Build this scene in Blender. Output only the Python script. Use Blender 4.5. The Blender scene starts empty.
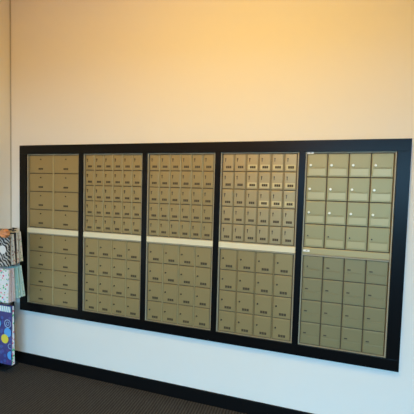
import bpy, bmesh, math, random
from mathutils import Vector, Matrix, Euler
random.seed(7)
SC = bpy.context.scene
COL = SC.collection
PI = math.pi

# ------------------------------------------------------------------ materials
def mat(name, color, rough=0.5, metal=0.0, spec=0.5, bump=None, vary=None, sheen=0.0):
    m = bpy.data.materials.new(name); m.use_nodes = True
    nt = m.node_tree; b = nt.nodes['Principled BSDF']
    b.inputs['Base Color'].default_value = (*color, 1)
    b.inputs['Roughness'].default_value = rough
    b.inputs['Metallic'].default_value = metal
    b.inputs['Specular IOR Level'].default_value = spec
    tc = nt.nodes.new('ShaderNodeTexCoord')
    if vary:
        scale, amt = vary
        n = nt.nodes.new('ShaderNodeTexNoise'); n.inputs['Scale'].default_value = scale
        n.inputs['Detail'].default_value = 4
        nt.links.new(tc.outputs['Object'], n.inputs['Vector'])
        r = nt.nodes.new('ShaderNodeMapRange')
        r.inputs['To Min'].default_value = 1 - amt; r.inputs['To Max'].default_value = 1 + amt
        nt.links.new(n.outputs['Fac'], r.inputs['Value'])
        mx = nt.nodes.new('ShaderNodeVectorMath'); mx.operation = 'SCALE'
        mx.inputs[0].default_value = color
        nt.links.new(r.outputs['Result'], mx.inputs['Scale'])
        nt.links.new(mx.outputs['Vector'], b.inputs['Base Color'])
    if bump:
        scale, st = bump
        n = nt.nodes.new('ShaderNodeTexNoise'); n.inputs['Scale'].default_value = scale
        nt.links.new(tc.outputs['Object'], n.inputs['Vector'])
        bp = nt.nodes.new('ShaderNodeBump'); bp.inputs['Strength'].default_value = st
        bp.inputs['Distance'].default_value = 0.002
        nt.links.new(n.outputs['Fac'], bp.inputs['Height'])
        nt.links.new(bp.outputs['Normal'], b.inputs['Normal'])
    return m

M_WALL = mat('wall_paint', (0.82, 0.79, 0.71), 0.75, spec=0.25, bump=(90, 0.08))
M_CEIL = mat('ceiling_paint', (0.78, 0.77, 0.74), 0.9, spec=0.2)
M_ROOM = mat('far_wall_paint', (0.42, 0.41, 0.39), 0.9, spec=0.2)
M_BASE = mat('black_baseboard', (0.003, 0.003, 0.0032), 0.55, spec=0.15)
M_FRAME = mat('black_lacquer', (0.0030, 0.0029, 0.0029), 0.34, spec=0.19, bump=(60, 0.03))
M_GOLD = mat('gold_enamel', (0.36, 0.27, 0.115), 0.42, metal=0.35, spec=0.5, vary=(3.0, 0.07))
M_GOLD2 = mat('gold_enamel_pale', (0.355, 0.295, 0.13), 0.45, metal=0.3, spec=0.5, vary=(3.0, 0.06))
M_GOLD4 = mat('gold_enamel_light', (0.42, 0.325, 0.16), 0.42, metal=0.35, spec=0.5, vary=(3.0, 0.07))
M_GOLD3 = mat('gold_enamel_olive', (0.28, 0.23, 0.105), 0.45, metal=0.3, spec=0.5, vary=(3.0, 0.06))
M_BAND = mat('gold_card_band', (0.46, 0.38, 0.18), 0.4, metal=0.2, spec=0.5)
M_RIB = mat('brass_rib', (0.50, 0.41, 0.20), 0.4, metal=0.3)
M_DARK = mat('dark_bronze', (0.125, 0.095, 0.05), 0.6, metal=0.2)  # dark bronze of the cabinets behind the doors and of the key slots
M_ALU = mat('aluminium_trim', (0.40, 0.355, 0.24), 0.45, metal=0.15, spec=0.3)
M_CREAM = mat('cream_strip', (0.80, 0.72, 0.48), 0.45)
M_PLATE = mat('dark_number', (0.07, 0.048, 0.018), 0.6)
M_LOCK = mat('bronze_lock', (0.07, 0.05, 0.025), 0.4, metal=0.3)
M_LOCK_GLINT = mat('lock_painted_glint', (0.90, 0.86, 0.72), 0.35, metal=0.1)  # highlight put into the base colour of the upper right locks
M_CARD = mat('pale_card', (0.60, 0.51, 0.27), 0.7)
M_WHITE = mat('white_tag', (0.9, 0.88, 0.80), 0.5)
M_RACK = mat('black_wire', (0.012, 0.012, 0.012), 0.4)

def carpet():
    m = bpy.data.materials.new('charcoal_carpet'); m.use_nodes = True
    nt = m.node_tree; b = nt.nodes['Principled BSDF']
    b.inputs['Roughness'].default_value = 0.95; b.inputs['Specular IOR Level'].default_value = 0.05
    tc = nt.nodes.new('ShaderNodeTexCoord')
    mp = nt.nodes.new('ShaderNodeMapping'); mp.inputs['Scale'].default_value = (55, 9, 1)
    nt.links.new(tc.outputs['Object'], mp.inputs['Vector'])
    n1 = nt.nodes.new('ShaderNodeTexNoise'); n1.inputs['Scale'].default_value = 1.0; n1.inputs['Detail'].default_value = 2
    nt.links.new(mp.outputs['Vector'], n1.inputs['Vector'])
    n2 = nt.nodes.new('ShaderNodeTexNoise'); n2.inputs['Scale'].default_value = 420
    nt.links.new(tc.outputs['Object'], n2.inputs['Vector'])
    w = nt.nodes.new('ShaderNodeTexWave'); w.bands_direction = 'X'; w.inputs['Scale'].default_value = 14
    w.inputs['Distortion'].default_value = 1.5; w.inputs['Detail Scale'].default_value = 3
    nt.links.new(tc.outputs['Object'], w.inputs['Vector'])
    a = nt.nodes.new('ShaderNodeMath'); a.operation = 'MULTIPLY_ADD'; a.inputs[1].default_value = 0.55
    nt.links.new(n1.outputs['Fac'], a.inputs[0]); nt.links.new(w.outputs['Fac'], a.inputs[2])
    a2 = nt.nodes.new('ShaderNodeMath'); a2.operation = 'MULTIPLY_ADD'; a2.inputs[1].default_value = 0.9
    nt.links.new(n2.outputs['Fac'], a2.inputs[0]); nt.links.new(a.outputs[0], a2.inputs[2])
    r = nt.nodes.new('ShaderNodeValToRGB')
    r.color_ramp.elements[0].position = 0.35; r.color_ramp.elements[0].color = (0.026, 0.0245, 0.023, 1)
    r.color_ramp.elements[1].position = 1.0; r.color_ramp.elements[1].color = (0.072, 0.067, 0.061, 1)
    s = nt.nodes.new('ShaderNodeMath'); s.operation = 'MULTIPLY'; s.inputs[1].default_value = 0.55
    nt.links.new(a2.outputs[0], s.inputs[0]); nt.links.new(s.outputs[0], r.inputs['Fac'])
    nt.links.new(r.outputs['Color'], b.inputs['Base Color'])
    bp = nt.nodes.new('ShaderNodeBump'); bp.inputs['Strength'].default_value = 0.5; bp.inputs['Distance'].default_value = 0.004
    nt.links.new(a2.outputs[0], bp.inputs['Height']); nt.links.new(bp.outputs['Normal'], b.inputs['Normal'])
    return m
M_CARPET = carpet()

# ------------------------------------------------------------------ helpers
def box(bm, x0, x1, y0, y1, z0, z1, bevel=0.0, mi=0):
    vs = [bm.verts.new((x, y, z)) for x in (x0, x1) for y in (y0, y1) for z in (z0, z1)]
    idx = [(0,1,3,2), (4,6,7,5), (0,4,5,1), (2,3,7,6), (0,2,6,4), (1,5,7,3)]
    fs = [bm.faces.new([vs[i] for i in f]) for f in idx]
    for f in fs: f.material_index = mi
    bmesh.ops.recalc_face_normals(bm, faces=fs)
    if bevel:
        es = list({e for f in fs for e in f.edges})
        bmesh.ops.bevel(bm, geom=es, offset=bevel, segments=2, affect='EDGES', profile=0.5)
def tube(bm, pts, r, n=10):
    pts = [Vector(p) for p in pts]; rings = []
    for i, p in enumerate(pts):
        d = (pts[min(i+1, len(pts)-1)] - pts[max(i-1, 0)]).normalized()
        u = d.cross(Vector((0, 0, 1)));
        if u.length < 1e-3: u = d.cross(Vector((1, 0, 0)))
        u.normalize(); v = d.cross(u)
        rings.append([bm.verts.new(p + r*(u*math.cos(2*PI*k/n) + v*math.sin(2*PI*k/n))) for k in range(n)])
    for a, b in zip(rings, rings[1:]):
        for k in range(n): bm.faces.new((a[k], a[(k+1) % n], b[(k+1) % n], b[k]))
    bm.faces.new(rings[0][::-1]); bm.faces.new(rings[-1])
def mesh(name, bm, mats):
    bmesh.ops.recalc_face_normals(bm, faces=bm.faces)
    me = bpy.data.meshes.new(name); bm.to_mesh(me); bm.free()
    for m in (mats if isinstance(mats, (list, tuple)) else [mats]): me.materials.append(m)
    return me
def put(name, me, parent=None, loc=(0, 0, 0)):
    o = bpy.data.objects.new(name, me); COL.objects.link(o)
    o.location = loc
    if parent: o.parent = parent
    return o
def obj(name, bm, mats, parent=None, loc=(0, 0, 0)):
    return put(name, mesh(name, bm, mats), parent, loc)
def thing(name, label, cat, loc=(0, 0, 0), group=None):
    o = bpy.data.objects.new(name, None); COL.objects.link(o); o.location = loc
    o.empty_display_size = 0.05
    o['label'] = label; o['category'] = cat
    if group: o['group'] = group
    return o
def struct(name, bm, m, loc=(0, 0, 0)):
    o = obj(name, bm, m, None, loc); o['kind'] = 'structure'; return o

# ------------------------------------------------------------------ dimensions
B, BB, MU, W = 0.0765, 0.0769, 0.0416, 0.558
WT = 2*B + 5*W + 4*MU
Z0 = 0.518                      # underside of the black surround
ZM0, ZM1 = Z0 + BB, Z0 + BB + 1.352
Z2 = ZM1 + BB                   # top of surround
ZL, ZU = 1.240, 1.285           # cream strip between lower and upper banks
XL, XR, YF, HC = -0.132, 6.0, -5.2, 3.75

# ------------------------------------------------------------------ room
bm = bmesh.new()                # back wall with the opening the banks are built into
ox0, ox1, oz0, oz1 = 0.055, WT-0.055, Z0+0.055, Z2-0.055
T = 0.45
box(bm, XL-0.1, ox0, 0, T, 0, HC); box(bm, ox1, XR, 0, T, 0, HC)
box(bm, ox0, ox1, 0, T, 0, oz0); box(bm, ox0, ox1, 0, T, oz1, HC)
struct('wall_back', bm, M_WALL)
bm = bmesh.new(); box(bm, XL-0.1, XL, YF, 0, 0, HC); struct('wall_left', bm, M_WALL)
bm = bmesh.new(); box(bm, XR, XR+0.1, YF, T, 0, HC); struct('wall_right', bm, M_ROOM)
bm = bmesh.new(); box(bm, XL-0.1, XR+0.1, YF-0.1, T, -0.08, 0); struct('floor', bm, M_CARPET)
bm = bmesh.new(); box(bm, XL-0.1, XR+0.1, YF-0.1, T, HC, HC+0.08); struct('ceiling', bm, M_CEIL)
# shop front behind the camera: solid at the left, a wide opening under a header
WX0, WX1, WZ0, WZ1 = 0.9, 5.7, 0.25, 2.4
bm = bmesh.new()
box(bm, XL-0.1, WX0, YF-0.1, YF, 0, HC); box(bm, WX1, XR+0.1, YF-0.1, YF, 0, HC)
box(bm, WX0, WX1, YF-0.1, YF, 0, WZ0); box(bm, WX0, WX1, YF-0.1, YF, WZ1, HC)
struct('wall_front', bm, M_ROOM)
bm = bmesh.new()
for x in (WX0, (WX0*2+WX1)/3, (WX0+2*WX1)/3, WX1-0.06): box(bm, x, x+0.06, YF-0.08, YF-0.02, WZ0, WZ1)
box(bm, WX0, WX1, YF-0.08, YF-0.02, WZ0, WZ0+0.06); box(bm, WX0, WX1, YF-0.08, YF-0.02, WZ1-0.06, WZ1)
struct('window_1', bm, M_FRAME)
bm = bmesh.new(); box(bm, XL, XR, -0.014, 0, 0, 0.105, 0.003); struct('baseboard_back', bm, M_BASE)
bm = bmesh.new(); box(bm, XL, XL+0.014, YF, -0.014, 0, 0.105, 0.003); struct('baseboard_left', bm, M_BASE)
bm = bmesh.new(); box(bm, XL, XL+0.009, -0.009, 0, 0.105, HC, 0.003)  # thin strip along the wall corner, darker tan than the walls
struct('corner_strip', bm, mat('corner_tan', (0.46, 0.42, 0.34), 0.8))

# ------------------------------------------------------------------ black surround
sur = thing('mailbox_surround', 'wide black painted surround framing all the mailbox banks on the cream wall', 'frame', (0, 0, Z0))
FY = -0.030
def rail(name, x0, x1, z0, z1):
    bm = bmesh.new(); box(bm, x0, x1, FY, 0, z0-Z0, z1-Z0, 0.0010); return obj(name, bm, M_FRAME, sur)
rail('top_rail', 0, WT, ZM1, Z2); rail('bottom_rail', 0, WT, Z0, ZM0)
rail('side_stile', 0, B, ZM0, ZM1); rail('side_stile', WT-B, WT, ZM0, ZM1)
UX = [B + i*(W+MU) for i in range(5)]
for i in range(4): rail('mullion', UX[i]+W, UX[i]+W+MU, ZM0, ZM1)
for i in range(4):
    bm = bmesh.new(); box(bm, UX[i], UX[i]+W, -0.020, 0.004, ZL-Z0+0.001, ZU-Z0-0.001, 0.003)
    s = obj('divider_strip', bm, M_CREAM, sur); s['label'] = 'cream strip between two banks'

# ------------------------------------------------------------------ doors, locks, numbers
def door_mesh(w, h, m, band=0.0, pale_band=True):
    """a folded sheet door: bevelled slab, recessed field, optional card band low down"""
    bm = bmesh.new()
    box(bm, -w/2, w/2, -0.010, 0, -h/2, h/2, 0.0022, 0)
    mats = [m]
    f = 0.006
    # raised hem round the field
    zb = -h/2 + f
    if band:
        zb = -h/2 + band + 0.010
        box(bm, -w/2+f+0.004, w/2-f-0.004, -0.0118, -0.0095, -h/2+f+0.004, -h/2+band, 0.0008, 1)
        box(bm, -w/2+f, w/2-f, -0.0135, -0.0095, -h/2+band+0.002, -h/2+band+0.006, 0.001, 0)
        mats.append(M_BAND if pale_band else m)  # card band paler than the door on the upper bank only
    box(bm, -w/2+f, w/2-f, -0.0115, -0.0095, zb, h/2-f, 0.0012, 0)
    return mesh('door', bm, mats)
def lock_mesh(r, m, bar=0.0, bright=False):
    bm = bmesh.new()
    bmesh.ops.create_cone(bm, cap_ends=True, segments=18, radius1=r, radius2=r*0.85, depth=0.006,
                          matrix=Matrix.Translation((0, -0.0145, 0)) @ Matrix.Rotation(PI/2, 4, 'X'))
    if bar: box(bm, -r*0.4, r*0.4, -0.0155, -0.0115, -bar, 0, 0.0006)
    if not bright: box(bm, -r*0.12, r*0.12, -0.0185, -0.0175, -r*0.6, r*0.6, 0, 1)      # key slot
    return mesh('lock', bm, [m, M_DARK])
def number_mesh(w, h):
    bm = bmesh.new(); n = 3; cw = w/(n+0.2)
    for k in range(n):                                                    # three worn dark figures
        x = -w/2 + k*(w/n) + 0.0006
        box(bm, x, x+cw*0.95, -0.0128, -0.0113, -h/2, h/2, 0.0004)
    return mesh('number', bm, M_PLATE)
def card_mesh(w, h):
    bm = bmesh.new(); box(bm, -w/2, w/2, -0.0122, -0.0112, -h/2, h/2, 0.0002); return mesh('card', bm, M_CARD)
def slot_mesh():
    bm = bmesh.new(); box(bm, -0.010, 0.010, -0.015, -0.011, -0.0035, 0.0035, 0.001); return mesh('lock', bm, M_LOCK)

LK_S = lock_mesh(0.0050, M_LOCK, 0.022); LK_M = lock_mesh(0.0065, M_LOCK); LK_W = lock_mesh(0.0050, M_LOCK)
LK_C = lock_mesh(0.0082, M_LOCK_GLINT, 0, True); LK_D = slot_mesh()
NUM_S, NUM_M, NUM_L = number_mesh(0.042, 0.0175), number_mesh(0.052, 0.018), number_mesh(0.050, 0.015)
CARD = card_mesh(0.066, 0.036)

def bank(col, upper, nc, nr, kind, label):
    z0, z1 = (ZU, ZM1) if upper else (ZM0, ZL)
    if col == 4 and upper: z0 = ZL + 0.0005
    H = z1 - z0
    u = thing('mailbox_bank', label, 'mailboxes', (UX[col], 0, z0), 'gold mailbox banks in the black surround')
    e = 0.0006
    bm = bmesh.new(); box(bm, e, W-e, 0.0, 0.34, e, H-e); obj('cabinet', bm, M_DARK, u)
    t = 0.009
    bm = bmesh.new()                                     # thin aluminium channel round the bank
    box(bm, e, t, -0.020, 0, e, H-e, 0.0015); box(bm, W-t, W-e, -0.020, 0, e, H-e, 0.0015)
    zt = 0.008
    box(bm, t, W-t, -0.018, 0, H-e-zt, H-e, 0.0015); box(bm, t, W-t, -0.018, 0, e, 0.004, 0.001)
    obj('trim', bm, M_ALU, u)['label'] = 'silvery metal edge trim'
    zb = 0.006
    if col == 4 and upper:                               # gold rail where the two right-hand banks meet
        bm = bmesh.new(); box(bm, t, W-t, -0.016, 0, 0.004, 0.046, 0.003)
        obj('bottom_flange', bm, M_BAND, u); zb = 0.048
    x0, x1 = t+0.002, W-t-0.002
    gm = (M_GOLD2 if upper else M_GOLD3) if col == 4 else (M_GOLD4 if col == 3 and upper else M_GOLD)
    cw = (x1-x0)/nc; rh = (H-zt-zb-0.002)/nr
    gx, gz = (0.010, 0.006) if nc > 2 else (0.014, 0.006)
    rib = M_RIB if col < 3 else (M_GOLD if col == 3 else M_DARK)
    if col < 4:
        for c in range(1, nc):
            bm = bmesh.new(); rw = 0.0026 if nc > 2 else 0.005
            xx = x0+c*cw; box(bm, xx-rw, xx+rw, -0.012, 0, zb, H-zt-0.001, 0.001)
            obj('column_rib', bm, rib, u)
    else: gx = 0.007
    band = 0.0
    if kind == 'D': band = rh*0.34
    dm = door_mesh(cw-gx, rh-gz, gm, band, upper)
    for r in range(nr):
        for c in range(nc):
            d = put('door', dm, u, (x0+(c+0.5)*cw, 0, H-zt-0.001-(r+0.5)*rh))
            w_, h_ = cw-gx, rh-gz
            if kind == 'A':
                put('lock', LK_S, d, (-0.26*w_, 0, 0.23*h_))
                has_card = col == 3 and ((r < 2 and c >= 2) or (r == 2 and c >= 3) or (r == 0 and c == 0 and False))
                if has_card: put('card', CARD, d, (0.02*w_, 0, -0.26*h_))['label'] = 'pale number card'
                put('number', NUM_S, d, (0.04*w_, -0.0012 if has_card else 0, -0.26*h_))
            elif kind == 'B':
                put('lock', LK_M, d, (-0.33*w_, 0, 0.05*h_)); put('number', NUM_M, d, (0.05*w_, 0, -0.32*h_))
            elif kind == 'C':
                put('lock', LK_W, d, (0, 0, 0.28*h_)); put('number', NUM_L, d, (0, 0, -0.26*h_))
            else:
                if upper:
                    if r < 3: put('lock', LK_C, d, (-0.33*w_, 0, 0.00*h_))['label'] = 'lock with a painted glint'
                    else: put('lock', LK_W, d, (-0.33*w_, 0, 0.00*h_))
                elif not (r == 0 and c == 0): put('lock', LK_D, d, (-0.28*w_, 0, 0.02*h_))
                else: put('lock', LK_W, d, (-0.28*w_, 0, 0.02*h_))
    if col == 4 and upper:                               # white tags at the top and on the rail between the banks
        for zt0, lab in ((H-0.0145, 'small white tag at upper left'), (0.018, 'small white tag on the gold rail')):
            bm = bmesh.new()
            box(bm, 0, 0.042, -0.0205, -0.0150, 0, 0.014, 0.0006, 0)
            for k in range(2): box(bm, 0.0185+k*0.006, 0.0215+k*0.006, -0.0212, -0.0202, 0.004, 0.010, 0, 1)
            obj('label_tag', bm, [M_WHITE, M_PLATE], u, (0.010, 0, zt0))['label'] = lab
    return u
ordn = ['leftmost column of the frame', 'second column from the left', 'middle column of the frame', 'fourth column from the left']
bank(0, True, 2, 4, 'C', 'gold bank of eight wide doors above the cream strip, '+ordn[0])
bank(0, False, 2, 4, 'C', 'gold bank of eight wide doors below the cream strip, '+ordn[0])
for i in (1, 2, 3):
    lab = 'gold bank of thirty small doors above the cream strip, ' + ordn[i]
    if i == 3: lab = 'gold bank of thirty small doors, some with pale cards, ' + ordn[3]
    bank(i, True, 6, 5, 'A', lab)
    bank(i, False, 4, 4, 'B', 'gold bank of sixteen doors below the cream strip, '+ordn[i])
bank(4, True, 4, 4, 'D', 'gold mailbox bank with round locks painted as glints, upper right corner of the black frame')
bank(4, False, 4, 4, 'D', 'gold mailbox bank with small dark lock slots, lower right corner of the frame')

# ------------------------------------------------------------------ gift bag rack in the corner
PX, PY = -0.045, -0.058
rk = thing('display_rack', 'black wire display rack holding gift bags in the corner by the wall', 'rack', (PX, PY, 0))
def rp(name, bm): return obj(name, bm, M_RACK, rk)
bm = bmesh.new(); box(bm, -0.062, 0.022, -0.112, 0.036, 0, 0.018, 0.004); rp('base', bm)
bm = bmesh.new(); tube(bm, [(0, 0, 0.015), (0, 0, 1.28)], 0.010, 14); rp('post', bm)
HZ = (1.283, 0.975, 0.652)
for k, z in enumerate(HZ):
    bm = bmesh.new(); tube(bm, [(-0.0, 0, z-0.006), (0.050, -0.004, z-0.006), (0.050, -0.255, z-0.006), (0.050, -0.264, z+0.000), (0.050, -0.267, z+0.010)], 0.0028, 10); rp('hook', bm)
bm = bmesh.new(); tube(bm, [(-0.05, -0.150, HZ[0]+0.001), (0.195, -0.150, HZ[0]+0.001)], 0.0042, 10); rp('crossbar', bm)

def pat(name, base, spots, scale, thr=0.22, rough=0.45, bands=None):
    """printed paper: cells of the given colours on a base colour"""
    m = bpy.data.materials.new(name); m.use_nodes = True; nt = m.node_tree; b = nt.nodes['Principled BSDF']
    b.inputs['Roughness'].default_value = rough
    tc = nt.nodes.new('ShaderNodeTexCoord')
    v = nt.nodes.new('ShaderNodeTexVoronoi'); v.inputs['Scale'].default_value = scale
    nt.links.new(tc.outputs['Object'], v.inputs['Vector'])
    cr = nt.nodes.new('ShaderNodeValToRGB'); cr.color_ramp.interpolation = 'CONSTANT'
    el = cr.color_ramp.elements
    for i, c in enumerate(spots):
        e = el[i] if i < 2 else el.new(i/len(spots))
        e.position = i/len(spots); e.color = (*c, 1)
    sx = nt.nodes.new('ShaderNodeSeparateColor'); nt.links.new(v.outputs['Color'], sx.inputs['Color'])
    nt.links.new(sx.outputs['Red'], cr.inputs['Fac'])
    lt = nt.nodes.new('ShaderNodeMath'); lt.operation = 'LESS_THAN'; lt.inputs[1].default_value = thr
    nt.links.new(v.outputs['Distance'], lt.inputs[0])
    mx = nt.nodes.new('ShaderNodeMix'); mx.data_type = 'RGBA'
    mx.inputs[6].default_value = (*base, 1)
    nt.links.new(lt.outputs[0], mx.inputs[0]); nt.links.new(cr.outputs['Color'], mx.inputs[7])
    nt.links.new(mx.outputs[2], b.inputs['Base Color'])
    return m
def flat(name, c, rough=0.45): return mat(name, c, rough)
P_ZEBRA = bpy.data.materials.new('black_white_swirl'); P_ZEBRA.use_nodes = True
nt = P_ZEBRA.node_tree; w = nt.nodes.new('ShaderNodeTexWave'); w.inputs['Scale'].default_value = 15; w.inputs['Distortion'].default_value = 9
w.bands_direction = 'DIAGONAL'
tc = nt.nodes.new('ShaderNodeTexCoord'); nt.links.new(tc.outputs['Object'], w.inputs['Vector'])
cr = nt.nodes.new('ShaderNodeValToRGB'); cr.color_ramp.elements[0].color = (0.012, 0.012, 0.014, 1); cr.color_ramp.elements[0].position = 0.55
cr.color_ramp.elements[1].color = (0.55, 0.54, 0.50, 1); cr.color_ramp.elements[1].position = 0.75
nt.links.new(w.outputs['Fac'], cr.inputs['Fac']); nt.links.new(cr.outputs['Color'], nt.nodes['Principled BSDF'].inputs['Base Color'])
P_FLOR = pat('grey_floral_paper', (0.62, 0.58, 0.50), [(0.45, 0.16, 0.14), (0.25, 0.33, 0.18), (0.7, 0.66, 0.58), (0.20, 0.16, 0.14)], 60, 0.35)
P_CREAM = pat('cream_floral_paper', (0.66, 0.60, 0.47), [(0.5, 0.12, 0.14), (0.22, 0.34, 0.16), (0.6, 0.5, 0.4)], 55, 0.3)
P_PASTEL = pat('white_pastel_paper', (0.78, 0.78, 0.78), [(0.75, 0.10, 0.20), (0.10, 0.50, 0.22), (0.35, 0.55, 0.75), (0.75, 0.7, 0.6), (0.75, 0.10, 0.20), (0.10, 0.50, 0.22)], 48, 0.42)
P_PINK = pat('pink_paper', (0.66, 0.54, 0.52), [(0.8, 0.75, 0.7), (0.55, 0.28, 0.28)], 50, 0.25)
P_TEAL = pat('mint_paper', (0.34, 0.56, 0.50), [(0.65, 0.75, 0.70), (0.16, 0.36, 0.33), (0.7, 0.7, 0.45)], 40, 0.28)
P_MINT = pat('pale_green_paper', (0.50, 0.64, 0.56), [(0.75, 0.8, 0.75), (0.22, 0.45, 0.42)], 38, 0.25)
P_NAVY = pat('navy_paper', (0.055, 0.050, 0.20), [(0.08, 0.09, 0.32), (0.12, 0.06, 0.22), (0.06, 0.11, 0.34)], 26, 0.4)
C_WHITE = flat('white_print', (0.82, 0.82, 0.80)); C_YEL = flat('yellow_print', (0.82, 0.66, 0.06)); C_SKY = flat('sky_blue_print', (0.10, 0.38, 0.78))
C_RING = flat('pale_blue_print', (0.34, 0.48, 0.70)); C_EDGE = flat('dark_bag_edge', (0.03, 0.03, 0.035)); C_ORANGE = flat('orange_ribbon', (0.72, 0.30, 0.12), 0.35)
C_CORD = flat('grey_cord', (0.3, 0.3, 0.3)); C_AQUA = flat('aqua_stripe', (0.25, 0.55, 0.62))

def disc(bm, x, z, r, y, mi, r_in=0.0, lim=None):
    n = 28
    def p(a, rr):
        q = [x+rr*math.cos(a), z+rr*math.sin(a)]
        if lim: q[0] = max(lim[0], min(lim[1], q[0])); q[1] = max(lim[2], min(lim[3], q[1]))
        return q
    o = [bm.verts.new((p(2*PI*k/n, r)[0], y, p(2*PI*k/n, r)[1])) for k in range(n)]
    if r_in:
        i = [bm.verts.new((p(2*PI*k/n, r_in)[0], y, p(2*PI*k/n, r_in)[1])) for k in range(n)]
        for k in range(n): bm.faces.new((o[k], o[(k+1) % n], i[(k+1) % n], i[k])).material_index = mi
    else: bm.faces.new(o).material_index = mi
def gift_bag(label, w, h, d, front, side, loc, tilt=0.0, yaw=0.0, hook_z=0.03, extra=None, hx=0.0, group='gift bags hanging on the rack'):
    """paper carrier: body open at the top, with centre-creased gussets, plus a pair of cord handles"""
    g = thing('gift_bag', label, 'bag', loc, group)
    g.rotation_euler = (0, tilt, yaw)
    bm = bmesh.new(); N = 8
    rows = []
    for i in range(N+1):
        s = i/N; z = -h + s*h                              # bottom to top
        dd = d*(1-0.55*s)/2 if d > 0.02 else d/2
        bow = 0.004*math.sin(PI*s)
        pin = dd*0.75*s + 0.001
        rows.append([bm.verts.new(c) for c in ((-w/2, -dd, z), (0, -dd-bow, z), (w/2, -dd, z), (w/2-pin, 0, z), (w/2, dd, z), (0, dd+bow, z), (-w/2, dd, z), (-w/2+pin, 0, z))])
    for a, b in zip(rows, rows[1:]):
        for k in range(8):
            f = bm.faces.new((a[k], a[(k+1) % 8], b[(k+1) % 8], b[k])); f.material_index = 0 if k in (0, 1, 4, 5) else 1
    bm.faces.new(rows[0]).material_index = 1
    mats = [front, side]
    if extra: mats += extra(bm, w, h, d)
    body = obj('bag_body', bm, mats, g)
    body.modifiers.new('paper', 'SOLIDIFY').thickness = 0.0008
    dt = d*0.45/2 if d > 0.02 else d/2
    for sgn in (-1, 1):
        bm = bmesh.new()
        top = hook_z
        pts = [(-w*0.16, sgn*dt, -0.012)] + [(-w*0.16*math.cos(a)+hx*math.sin(a), sgn*dt*(1-math.sin(a)), -0.012+(top+0.012)*math.sin(a)) for a in [PI*k/12 for k in range(1, 12)]] + [(w*0.16, sgn*dt, -0.012)]
        tube(bm, pts, 0.0016, 8); obj('handle', bm, C_CORD, g)
    return g

def ex_top(bm, w, h, d):
    disc(bm, 0.050, -0.118, 0.036, -d/2-0.0062, 2, lim=(-w/2+0.001, w/2-0.001, -h, 0))
    for x in (w/2-0.012,):
        pass
    return [C_WHITE]
def ex_blue(bm, w, h, d):
    y = -d/2-0.0062; L = (-w/2+0.002, w/2-0.002, -h+0.004, -0.002)
    disc(bm, 0.070, -0.227, 0.040, y+0.0004, 4, lim=L); disc(bm, 0.038, -0.287, 0.040, y, 3, lim=L)
    disc(bm, 0.070, -0.150, 0.037, y, 5, 0.030, L); disc(bm, 0.070, -0.150, 0.017, y, 5, 0.012, L)
    disc(bm, 0.130, -0.184, 0.022, y, 5, 0.016, L)
    disc(bm, 0.104, -0.425, 0.038, y, 4, lim=L); disc(bm, 0.104, -0.425, 0.030, y-0.0004, 5, 0.026, L)
    disc(bm, 0.097, -0.345, 0.024, y, 5, 0.019, L); disc(bm, -0.058, -0.36, 0.04, y, 5, 0.032, L); disc(bm, -0.048, -0.16, 0.045, y, 4, lim=L)
    # striped fold-over along the top edge
    n = 18
    for k in range(n):
        x = -w/2 + k*w/n
        a = 0.014
        vs = [bm.verts.new((min(w/2, max(-w/2, q)), -d*0.45/2-0.0075-0.010*t, z)) for q, z, t in ((x-a, -0.003, 0), (x+w/n-a, -0.003, 0), (x+w/n, -0.050, .5), (x, -0.050, .5))]
        bm.faces.new(vs).material_index = 6 if k % 2 else 2
    return [C_WHITE, C_YEL, C_SKY, C_RING, C_AQUA]

X0 = 0.005
# top tier
def tier(z, front_y, specs):
    for k, s in enumerate(specs):
        s(z, front_y + k*0.052)
tops = [('black and white swirl gift bag with white circle, front of the top tier', P_ZEBRA, P_ZEBRA, ex_top),
        ('grey gift bag just behind the black and white one, top tier of the rack', P_FLOR, P_FLOR, None),
        ('dark edged gift bag third from the front, top tier of the rack', C_EDGE, P_FLOR, None),
        ('cream floral gift bag nearest the wall, top tier of the rack', P_CREAM, P_CREAM, None)]
for k, (lab, f, s, ex) in enumerate(tops):
    g = gift_bag(lab, 0.20 if k < 1 else 0.204, 0.262, 0.026, f, s, (X0, -0.232+k*0.036, 1.236+0.006*k), 0.0 if k == 0 else -0.04-0.01*k, 0, 0.0464-0.0055*k, ex)
    if k == 0:
        bm = bmesh.new()                                    # ribbon bow: loops round a knot
        for q in range(7):
            a = 2*PI*q/7; c, s_ = math.cos(a), math.sin(a)
            pr = None
            for t in range(9):
                u = t/8; rr = 0.042*math.sin(PI*u); yy = -0.022*math.sin(2*PI*u)-0.006; wd = 0.012
                p = [bm.verts.new((c*rr-s_*wd*e, yy, s_*rr*0.9+c*wd*e)) for e in (-1, 1)]
                if pr: bm.faces.new((pr[0], pr[1], p[1], p[0]))
                pr = p
        bmesh.ops.create_uvsphere(bm, u_segments=12, v_segments=8, radius=0.014, matrix=Matrix.Translation((0, -0.012, 0)))
        bw = obj('bow', bm, C_ORANGE, g, (0.094, -0.032, 0.026)); bw['label'] = 'orange ribbon bow'
mids = [('white gift bag printed with pink and green dots, front of the middle tier', P_PASTEL, P_PINK, -0.00),
        ('pink gift bag behind the white dotted one, middle tier of the rack', P_PINK, P_PINK, -0.03),
        ('mint green gift bag tilted outward, middle tier of the rack', P_TEAL, P_TEAL, -0.09),
        ('pale green gift bag nearest the wall, middle tier, tilted outward', P_MINT, P_MINT, -0.13)]
for k, (lab, f, s, tl) in enumerate(mids):
    gift_bag(lab, 0.205, 0.286 if k < 2 else 0.272, 0.026, f, s, (X0+(0.0, 0, 0.004, 0.006)[k], -0.232+k*0.036, 0.948), tl, 0, 0.0260+0.001*k, None)
gift_bag('large navy gift bag with blue circles and a yellow dot, bottom tier', 0.215, 0.515, 0.030, P_NAVY, P_PASTEL, (0.017, -0.215, 0.628), 0, 0, 0.0236, ex_blue, -0.012)

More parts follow.
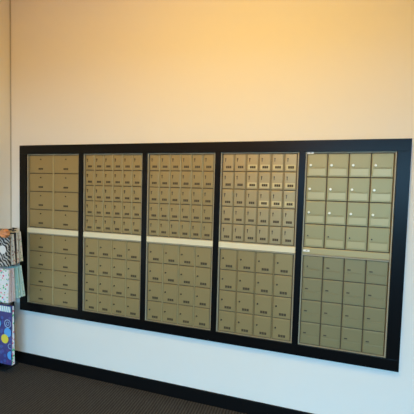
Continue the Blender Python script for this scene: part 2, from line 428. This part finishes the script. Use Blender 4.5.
# ------------------------------------------------------------------ camera
cam = bpy.data.cameras.new('camera'); co = bpy.data.objects.new('camera', cam); COL.objects.link(co)
co.location = (2.478101, -2.353563, 1.662977); co.rotation_euler = (1.52015012, -0.02680863, 0.29283374)
cam.sensor_width = 36; cam.lens = 28.1203; cam.clip_start = 0.02
SC.camera = co

# ------------------------------------------------------------------ light
def area(name, loc, target, sx, sy, power, color, spread=180, shape='RECTANGLE'):
    l = bpy.data.lights.new(name, 'AREA'); l.shape = shape; l.size = sx; l.size_y = sy
    l.energy = power; l.color = color; l.spread = math.radians(spread)
    o = bpy.data.objects.new(name, l); COL.objects.link(o); o.location = loc
    o.rotation_euler = (Vector(target)-Vector(loc)).to_track_quat('-Z', 'Y').to_euler()
    return o
area('daylight', (4.8, YF-1.6, 3.2), (3.6, 0, 0.6), 4.5, 2.2, 1800, (0.265, 0.635, 1.0))
area('ceiling_lamp_and_fill', (2.2, -1.8, HC-0.06), (2.2, -1.8, 0), 0.35, 0.35, 49, (1.0, 0.66, 0.03), 180, 'DISK')
area('ceiling_panel', (2.6, -3.5, HC-0.06), (2.6, -3.5, 0), 1.2, 1.2, 50, (1.0, 0.59, 0.30), 180, 'DISK')
area('ceiling_bounce_fill', (1.8, -2.2, 2.6), (1.8, -1.2, HC), 2.0, 0.6, 20.5, (1.0, 0.51, 0.28), 170)  # added warm fill for ceiling bounce, no pendant fixture hangs here

area('ceiling_lamp_and_fill', (0.5, -3.2, HC-0.06), (0.5, -3.2, 0), 0.35, 0.35, 11, (1.0, 0.60, 0.22), 180, 'DISK')  # this one is added warm fill for the lower left wall, no known fixture
wd = bpy.data.worlds.new('world'); SC.world = wd; wd.use_nodes = True
wd.node_tree.nodes['Background'].inputs['Color'].default_value = (0.55, 0.78, 1.0, 1)
wd.node_tree.nodes['Background'].inputs['Strength'].default_value = 0.05

vs = SC.view_settings
vs.view_transform = 'Standard'; vs.look = 'None'; vs.gamma = 1; vs.use_curve_mapping = False; vs.exposure = 0.0
